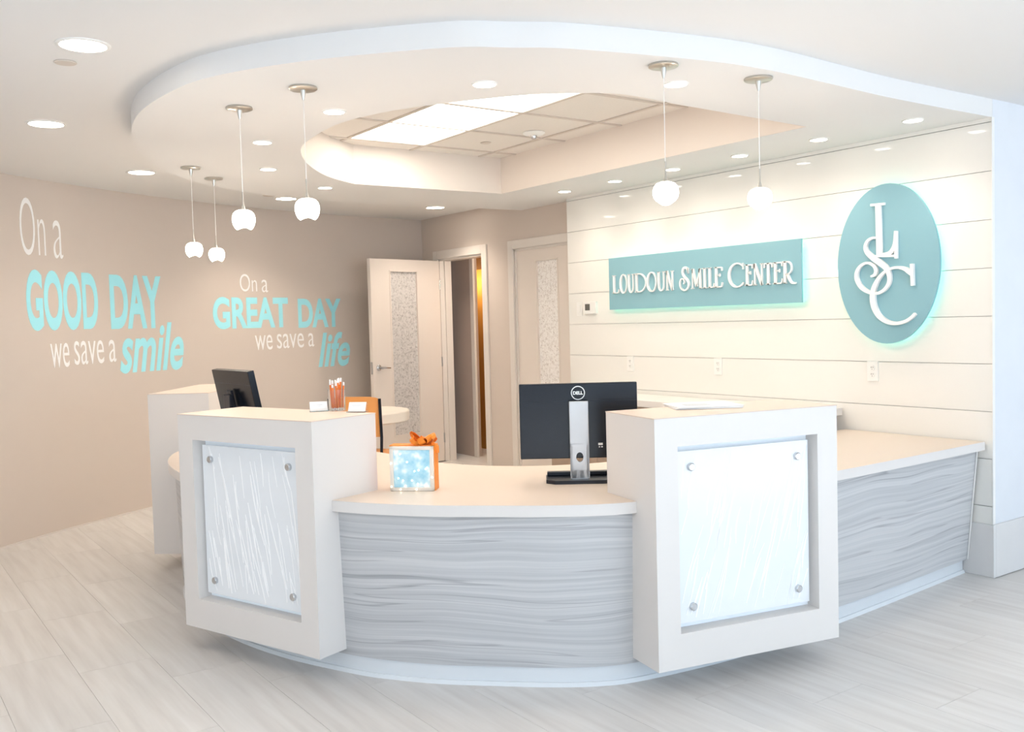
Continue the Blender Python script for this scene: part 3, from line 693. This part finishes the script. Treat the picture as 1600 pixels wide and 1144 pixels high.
troffer(gx[2], gy[2]-.305, .597, 'long bright light panel, the fuller one in the ceiling opening'); troffer(gx[4], gy[2]-.305, .597, 'bright light panel, the partly hidden one in the ceiling opening')

# ------------------------------------------------------------------ pendants
pend0 = None
GA = math.atan2(-2.0, 4.2)          # the raised lobes of the near left shades
def pendant(x, y, label, turn=0):
    global pend0
    t = thing('pendant_lamp', label, 'pendant lamp', (x, y, S), group='white globe pendants hung from the ceiling ring')
    if pend0 is None:
        parts = []
        bm = new(); lathe(bm, [(.058, 0), (.060, -.003), (.060, -.009), (.056, -.012), (.012, -.014), (.010, -.03), (.004, -.055)], 32); parts.append(finish('canopy', bm, 'nickel', t, smooth=True))
        bm = new(); tube(bm, [(0, 0, -.05), (0, 0, -.40)], .0016, 6); parts.append(finish('cord', bm, 'white_plastic', t))
        bm = new(); tube(bm, [(0, 0, -.385), (0, 0, -.44), (0, 0, -.455), (0, 0, -.47)], [.003, .004, .008, .011], 12); parts.append(finish('stem', bm, 'nickel', t, smooth=True))
        prof = [(.004, -.466), (.022, -.467), (.037, -.473), (.047, -.484), (.052, -.500), (.0525, -.515), (.049, -.531), (.041, -.545), (.031, -.552), (.022, -.549), (.014, -.540), (.006, -.534), (.001, -.533)]
        bm = new(); lathe(bm, prof, 36)
        for v in bm.verts:                       # the open lower rim rises and falls in two lobes
            k_ = max(0, min(1, (-.505-v.co.z)/.047)); v.co.z += .0065*k_*k_*math.cos(2*(math.atan2(v.co.y, v.co.x)-GA))
        parts.append(finish('globe', bm, 'globe_glass', t, smooth=True))
        pend0 = parts
    else:
        for p in pend0: clone(p, t, rot=(0, 0, turn))
    l = bpy.data.lights.new('bulb', 'POINT'); l.energy = P_PEND; l.color = (1, .9, .76); l.shadow_soft_size = .05
    o = bpy.data.objects.new('bulb', l); C.objects.link(o); o.parent = t; o.location = (0, 0, -.61)
for x, y, lab in ((-1.47, -3.49, 'near left white globe pendant, the left of the larger left pair'), (-.985, -3.385, 'near left white globe pendant, the right of the larger left pair'), (-3.19, -3.20, 'small far globe pendant over the rear left pillar, the left one'),
                  (-3.555, -2.94, 'small far globe pendant over the rear left pillar, the right one'), (.040, -2.285, 'white globe pendant above the right pillar, left of the two'), (.085, -1.77, 'white globe pendant above the right pillar, right of the two')):
    pendant(x, y, lab, 1.25 if x > 0 else 0)

# small ceiling devices
def disc_device(name, label, cat, x, y, z, prof, m):
    bm = new(); lathe(bm, prof, 28); o = finish(name, bm, m, smooth=True, loc=(x, y, z)); return tag(o, label, cat)
disc_device('sprinkler_cover', 'flat white sprinkler cap beside the largest ceiling light', 'sprinkler', -1.419, -4.227, H, [(.042, 0), (.044, -.003), (.040, -.006), (.0, -.007)], 'tile_grid')
disc_device('sprinkler_cover', 'flat beige sprinkler cap above the second quote', 'sprinkler', -4.879, -2.05, H, [(.05, 0), (.052, -.003), (.046, -.006), (.0, -.007)], 'tile_grid')
disc_device('sprinkler_cover', 'small flat cap on a tile inside the ceiling opening', 'sprinkler', -2.922, -1.165, T, [(.038, 0), (.04, -.003), (.036, -.005), (.0, -.006)], 'tile_grid')
t = thing('ceiling_sensor', 'round sensor with steel dome on a tile inside the ceiling opening', 'sensor', (-2.459, -1.077, T))
bm = new(); lathe(bm, [(.075, 0), (.078, -.006), (.066, -.016), (.03, -.022), (.0, -.023)], 32); finish('housing', bm, 'white_plastic', t, smooth=True)
bm = new(); lathe(bm, [(.022, -.02), (.022, -.034), (.016, -.044), (.0, -.048)], 20); finish('dome', bm, 'steel', t, smooth=True)

# ------------------------------------------------------------------ things on the desk
def monitor(loc, rz, tilt, wd, hg, label, logo=True, rise=.10, col_m='silver_plastic'):
    """local +y is the back (the side with stand and logo)."""
    t = thing('computer_monitor', label, 'monitor', loc, rz)
    bm = new(); prof = [(-.14, -.095), (.14, -.095), (.15, -.085), (.15, .05), (.11, .085), (-.11, .085), (-.15, .05), (-.15, -.085)]
    prism(bm, prof, .0, .016); finish('base', bm, 'black_plastic', t)
    bm = new(); box(bm, -.145, .145, -.088, -.05, .016, .034, .004); finish('base_tray', bm, 'black_plastic', t)
    # column with cable hole
    cw = .042; z0, z1 = .016, .358; hz, hr = .112, .016
    bm = new(); n = 24
    outer_ = []
    for k in range(n):
        a = 2*PI*k/n; outer_.append((max(-cw, min(cw, 1.6*cw*math.cos(a))), hz+max(-(hz-z0), min(.06, .12*math.sin(a)))))
    hole_ = [(hr*math.cos(2*PI*k/n), hz+1.35*hr*math.sin(2*PI*k/n)) for k in range(n)]
    for ya, yb in ((.018, .040),):
        A = [bm.verts.new((x, yb, z)) for x, z in outer_]; B = [bm.verts.new((x, yb, z)) for x, z in hole_]; A2 = [bm.verts.new((x, ya, z)) for x, z in outer_]; B2 = [bm.verts.new((x, ya, z)) for x, z in hole_]
        strip(bm, A, B); strip(bm, A2, B2); strip(bm, B, B2); strip(bm, A, A2)
    box(bm, -cw, cw, .018, .040, hz+.055, z1, .004); box(bm, -cw, cw, .018, .040, z0, hz-.055, .003)
    for sx in (-1, 1): box(bm, sx*cw-(.012 if sx > 0 else 0), sx*cw+(.012 if sx < 0 else 0), .018, .040, hz-.06, hz+.06)
    finish('column', bm, col_m, t)
    R = Matrix.Rotation(tilt, 4, 'X'); zc = rise+hg/2
    def put(o): o.matrix_local = Matrix.Translation((0, 0, zc)) @ R; return o
    bm = new(); box(bm, -wd/2, wd/2, -.045, -.008, -hg/2, hg/2, .004); sh = put(finish('housing', bm, 'black_back', t))
    bm = new(); box(bm, -wd/2+.012, wd/2-.012, -.0465, -.045, -hg/2+.014, hg/2-.012); finish('screen', bm, 'black_plastic', sh)
    bm = new(); box(bm, -wd/2+.003, wd/2-.003, -.0085, -.0075, hg*.26, hg*.262); finish('rear_seam', bm, 'black_plastic', sh)
    bm = new(); box(bm, -.03, .03, .004, .02, -.05, .05, .003); finish('mount', bm, 'black_plastic', sh)
    if logo:
        lz = hg/2-.043; R0, R1 = .031, .0272
        bm = new(); v = [[bm.verts.new((r_*math.cos(2*PI*k/36), y_, lz+r_*math.sin(2*PI*k/36))) for k in range(36)] for r_ in (R0, R1) for y_ in (-.0078, -.0055)]
        strip(bm, v[0], v[1]); strip(bm, v[2], v[3]); strip(bm, v[0], v[2]); strip(bm, v[1], v[3]); lg = finish('logo_ring', bm, 'white_letter', sh)
        me = text_mesh('DELL', .04); e = ext(me); bm = new(); bm.from_mesh(me); k = .044/(e[1]-e[0])
        bmesh.ops.triangulate(bm, faces=bm.faces[:])
        for v_ in bm.verts: v_.co = Vector((-(v_.co.x-(e[0]+e[1])/2)*k, -.0066, lz+(v_.co.y-(e[2]+e[3])/2)*k))
        finish('logo_lettering', bm, 'white_letter', sh)
        bm = new(); box(bm, -.105, -.085, -.0082, -.0074, -hg*.33, -hg*.30); box(bm, -.105, -.098, -.0082, -.0074, -hg*.36, -hg*.345); box(bm, -.093, -.087, -.0082, -.0074, -hg*.36, -hg*.345); finish('rear_sticker', bm, 'white_plastic', sh)
    return t
# local +y must point towards the viewer's side
def rz_for(back): return math.atan2(back[1], back[0])-PI/2
monitor((-.440, -2.375, Z_T), rz_for((.80, -.60)), 0, .523, .335, 'black computer monitor seen from behind on a silver stand beside the right pillar')
monitor((-2.30, -3.29, Z_T), rz_for((.06, -1.0)), math.radians(-11), .50, .31, 'black monitor leaning back, seen from behind above the left pillar', logo=False, rise=.18, col_m='black_plastic')

# gift wrapped glass block
g = thing('glass_block_gift', 'lit glass block wrapped with orange ribbon and bow on the worktop', 'gift', (-.770, -3.030, Z_T), rz_for((.72, -.69)) + PI)
bw, bd = .0965, .042
bm = new()                                    # frame of clear glass around the faces; local -y faces the viewer
for a in ((-bw, -bw+.016, 0, 2*bw), (bw-.016, bw, 0, 2*bw), (-bw, bw, 0, .016), (-bw, bw, 2*bw-.016, 2*bw)): box(bm, a[0], a[1], -bd, -bd+.03, a[2], a[3], .004)
finish('glass_rim', bm, 'glow_glass_edge', g)
bm = new(); box(bm, -bw+.014, bw-.014, -bd+.006, bd-.004, .014, 2*bw-.014, .006); finish('glass_face', bm, 'wavy_blue_glass', g)
bm = new()
for a in ((-bw-.003, -bw, -.003, 2*bw+.003), (bw, bw+.003, -.003, 2*bw+.003), (-bw, bw, 2*bw, 2*bw+.003)): box(bm, a[0], a[1], -bd+.018, bd, max(0, a[2]), a[3])
finish('ribbon_band', bm, 'orange_ribbon', g)
bm = new()
for k in range(11):
    a = 2*PI*k/11+random.random()*.4; ln = .046+random.random()*.022; hz = .014+random.random()*.03
    c_ = Vector((.045, .012, 2*bw+.004)); pts = []
    for j in range(9):
        u = j/8; rr = math.sin(PI*u)*ln; zz = math.sin(2*PI*u)*.012+hz*math.sin(PI*u)
        pts.append(c_+Vector((math.cos(a+(u-.5)*.9)*rr, math.sin(a+(u-.5)*.9)*rr, zz)))
    wv = Vector((-math.sin(a), math.cos(a), .5)).normalized()*.015
    rows = [(bm.verts.new(p-wv), bm.verts.new(p+wv), bm.verts.new(p+wv+Vector((0, 0, .0012))), bm.verts.new(p-wv+Vector((0, 0, .0012)))) for p in pts]
    for p, q in zip(rows, rows[1:]):
        for s_ in range(4): bm.faces.new((p[s_], p[(s_+1) % 4], q[(s_+1) % 4], q[s_]))
tube(bm, [(.08, .012, 2*bw+.008), (.101, .012, 2*bw-.01), (.103, .010, 2*bw-.035)], [.01, .012, .009], 8)
finish('ribbon_bow', bm, 'orange_ribbon', g, smooth=True)
fb0 = None
for x, z in ((-.05, .16), (-.02, .125), (.012, .085), (.03, .09), (.062, .095), (.068, .10), (-.06, .055), (-.04, .045), (.0, .045), (.025, .03), (-.03, .022), (.06, .025), (-.09, .02), (-.09, .12), (.09, .06), (.02, .008), (-.05, .008)):
    if fb0 is None:
        bm = new(); bmesh.ops.create_icosphere(bm, subdivisions=1, radius=.0035); fb0 = finish('fairy_bulb', bm, 'fairy_bulb', g, smooth=True, loc=(x, -bd-.001+(.006 if abs(x) < .08 and z > .015 else 0), z))
    else: clone(fb0, g, (x, -bd-.001+(.006 if abs(x) < .08 and z > .015 else 0), z))

# pencil cup and pencils, card holders on the left pillar
TOP = 1.0745
cup = (-1.115, -3.222)
t = thing('pencil_cup', 'clear acrylic cup full of orange pencils on the left pillar', 'cup', (cup[0], cup[1], TOP))
bm = new(); lathe(bm, [(.0, .003), (.036, .003), (.036, .095), (.038, .095), (.038, 0), (.0, 0)], 28, cap=False); finish('cup_wall', bm, 'clear_acrylic', t, smooth=True)
pc = None
for k in range(15):
    a = k*2.4; rr = .004+.024*math.sqrt((k+.5)/15); tx, ty = random.uniform(-.06, .06), random.uniform(-.06, .06)
    ln = .124+random.uniform(-.024, .018)
    if pc is None:
        p = thing('pencil', 'orange pencil with white tip standing in the clear cup', 'pencil', (0, 0, 0), group='orange pencils in the clear cup')
        bm = new(); lathe(bm, [(.0036, 0), (.0036, .115)], 6); b_ = finish('shaft', bm, 'orange_pencil', p)
        bm = new(); lathe(bm, [(.0040, .115), (.0040, .128), (.0030, .131)], 8); e_ = finish('eraser_tip', bm, 'paper', p)
        bm = new(); lathe(bm, [(.0039, .0), (.0039, .009)], 8); f_ = finish('end_cap', bm, 'paper', p); pc = (p, b_, e_, f_)
    else:
        p = pc[0].copy(); C.objects.link(p)
        for q in pc[1:]: clone(q, p)
    p.location = (cup[0]+rr*math.cos(a), cup[1]+rr*math.sin(a), TOP+.004); p.rotation_euler = (-rr*math.sin(a)*2.2+ty*.3, rr*math.cos(a)*2.2+tx*.3, random.random()); p.scale = (1, 1, ln/.128)
def card_holder(x, y, rz, label):
    t = thing('card_holder', label, 'card holder', (x, y, TOP), rz, group='acrylic card holders beside the pencil cup'); t.scale = (.86, .86, .86)
    bm = new(); box(bm, -.048, .048, -.03, .03, 0, .003); box(bm, -.048, .048, -.032, -.029, 0, .016)
    finish('tray', bm, 'clear_acrylic', t)
    bm = new(); box(bm, -.048, .048, .0, .003, 0, .05); o = finish('back_plate', bm, 'clear_acrylic', t); o.rotation_euler = (-.5, 0, 0); o.location = (0, -.006, .002)
    for k in range(4):
        bm = new(); box(bm, -.0445, .0445, -.0012, .0, 0, .051); o = finish('business_card', bm, 'paper', t); o.rotation_euler = (-.5, 0, 0); o.location = (0, -.008-.003*k, .004)
        if k == 3:
            bm = new(); box(bm, -.03, .02, -.0015, -.0012, .032, .034); box(bm, -.03, .01, -.0015, -.0012, .025, .0265); finish('print_line', bm, 'paper_print', o)
vr = rz_for((.83, -.56))+PI
card_holder(-1.145, -3.297, vr+.25, 'clear card holder with white cards left of the pencil cup'); card_holder(-.967, -3.193, vr-.2, 'clear card holder with white cards right of the pencil cup')
# papers on the right pillar
t = thing('brochure_stack', 'thin stack of white brochures lying on the right pillar', 'brochure', (.030, -2.085, TOP), math.radians(62))
for k in range(3):
    bm = new(); box(bm, -.14, .14, -.105, .105, .0005+.0035*k, .0035+.0035*k, .0006); o = finish('brochure', bm, 'paper', t); o.rotation_euler = (0, 0, .05*(k-1))
bm = new(); box(bm, -.09, .02, -.07, .03, .0113, .0116); finish('cover_print', bm, 'paper_print', t)

# ------------------------------------------------------------------ chair and round table near the open door
tb = thing('round_table', 'round white table with thick edge behind the orange chair', 'table', (-4.38, -1.57, 0))
bm = new(); lathe(bm, [(.0, .655), (.435, .655), (.45, .665), (.45, .735), (.442, .742), (.0, .742)], 56, cap=False); finish('table_top', bm, 'table_white', tb, smooth=True)
bm = new(); lathe(bm, [(.035, .02), (.035, .66)], 20); finish('pedestal', bm, 'steel', tb, smooth=True)
bm = new(); lathe(bm, [(.13, 0), (.13, .008), (.05, .03), (.0, .03)], 40, cap=False); finish('base', bm, 'steel', tb, smooth=True)
ch = thing('side_chair', 'chair with orange wood back and black frame at the round table', 'chair', (-3.91, -1.714, 0), rz_for((.62, -.78)))
bm = new()                                   # local +y = rear of the chair
n = 12
rows = []
for k in range(n+1):
    u = k/n*2-1; x = .205*u; y = .17-.035*(1-u*u)*-1 - .035
    rows.append([bm.verts.new((x, y+dy, z)) for dy, z in ((0, .60), (.012, .60), (.030, .91-.02*abs(u)**6), (.018, .91-.02*abs(u)**6))])
for a, b in zip(rows, rows[1:]):
    for q in range(4): bm.faces.new((a[q], a[(q+1) % 4], b[(q+1) % 4], b[q]))
bm.faces.new(rows[0]); bm.faces.new(rows[-1]); finish('backrest', bm, 'wood_orange', ch, smooth=True)
bm = new(); box(bm, -.21, .21, -.25, .17, .43, .455, .01); finish('seat', bm, 'wood_orange', ch)
for sx in (-1, 1):
    bm = new(); tube(bm, [(sx*.205, .21, 0), (sx*.212, .175, .44), (sx*.212, .16, .60), (sx*.212, .178, .895)], .012, 8); finish('rear_post', bm, 'black_plastic', ch, smooth=True)
    bm = new(); tube(bm, [(sx*.20, -.23, 0), (sx*.19, -.21, .43)], .011, 8); finish('leg', bm, 'black_plastic', ch, smooth=True)
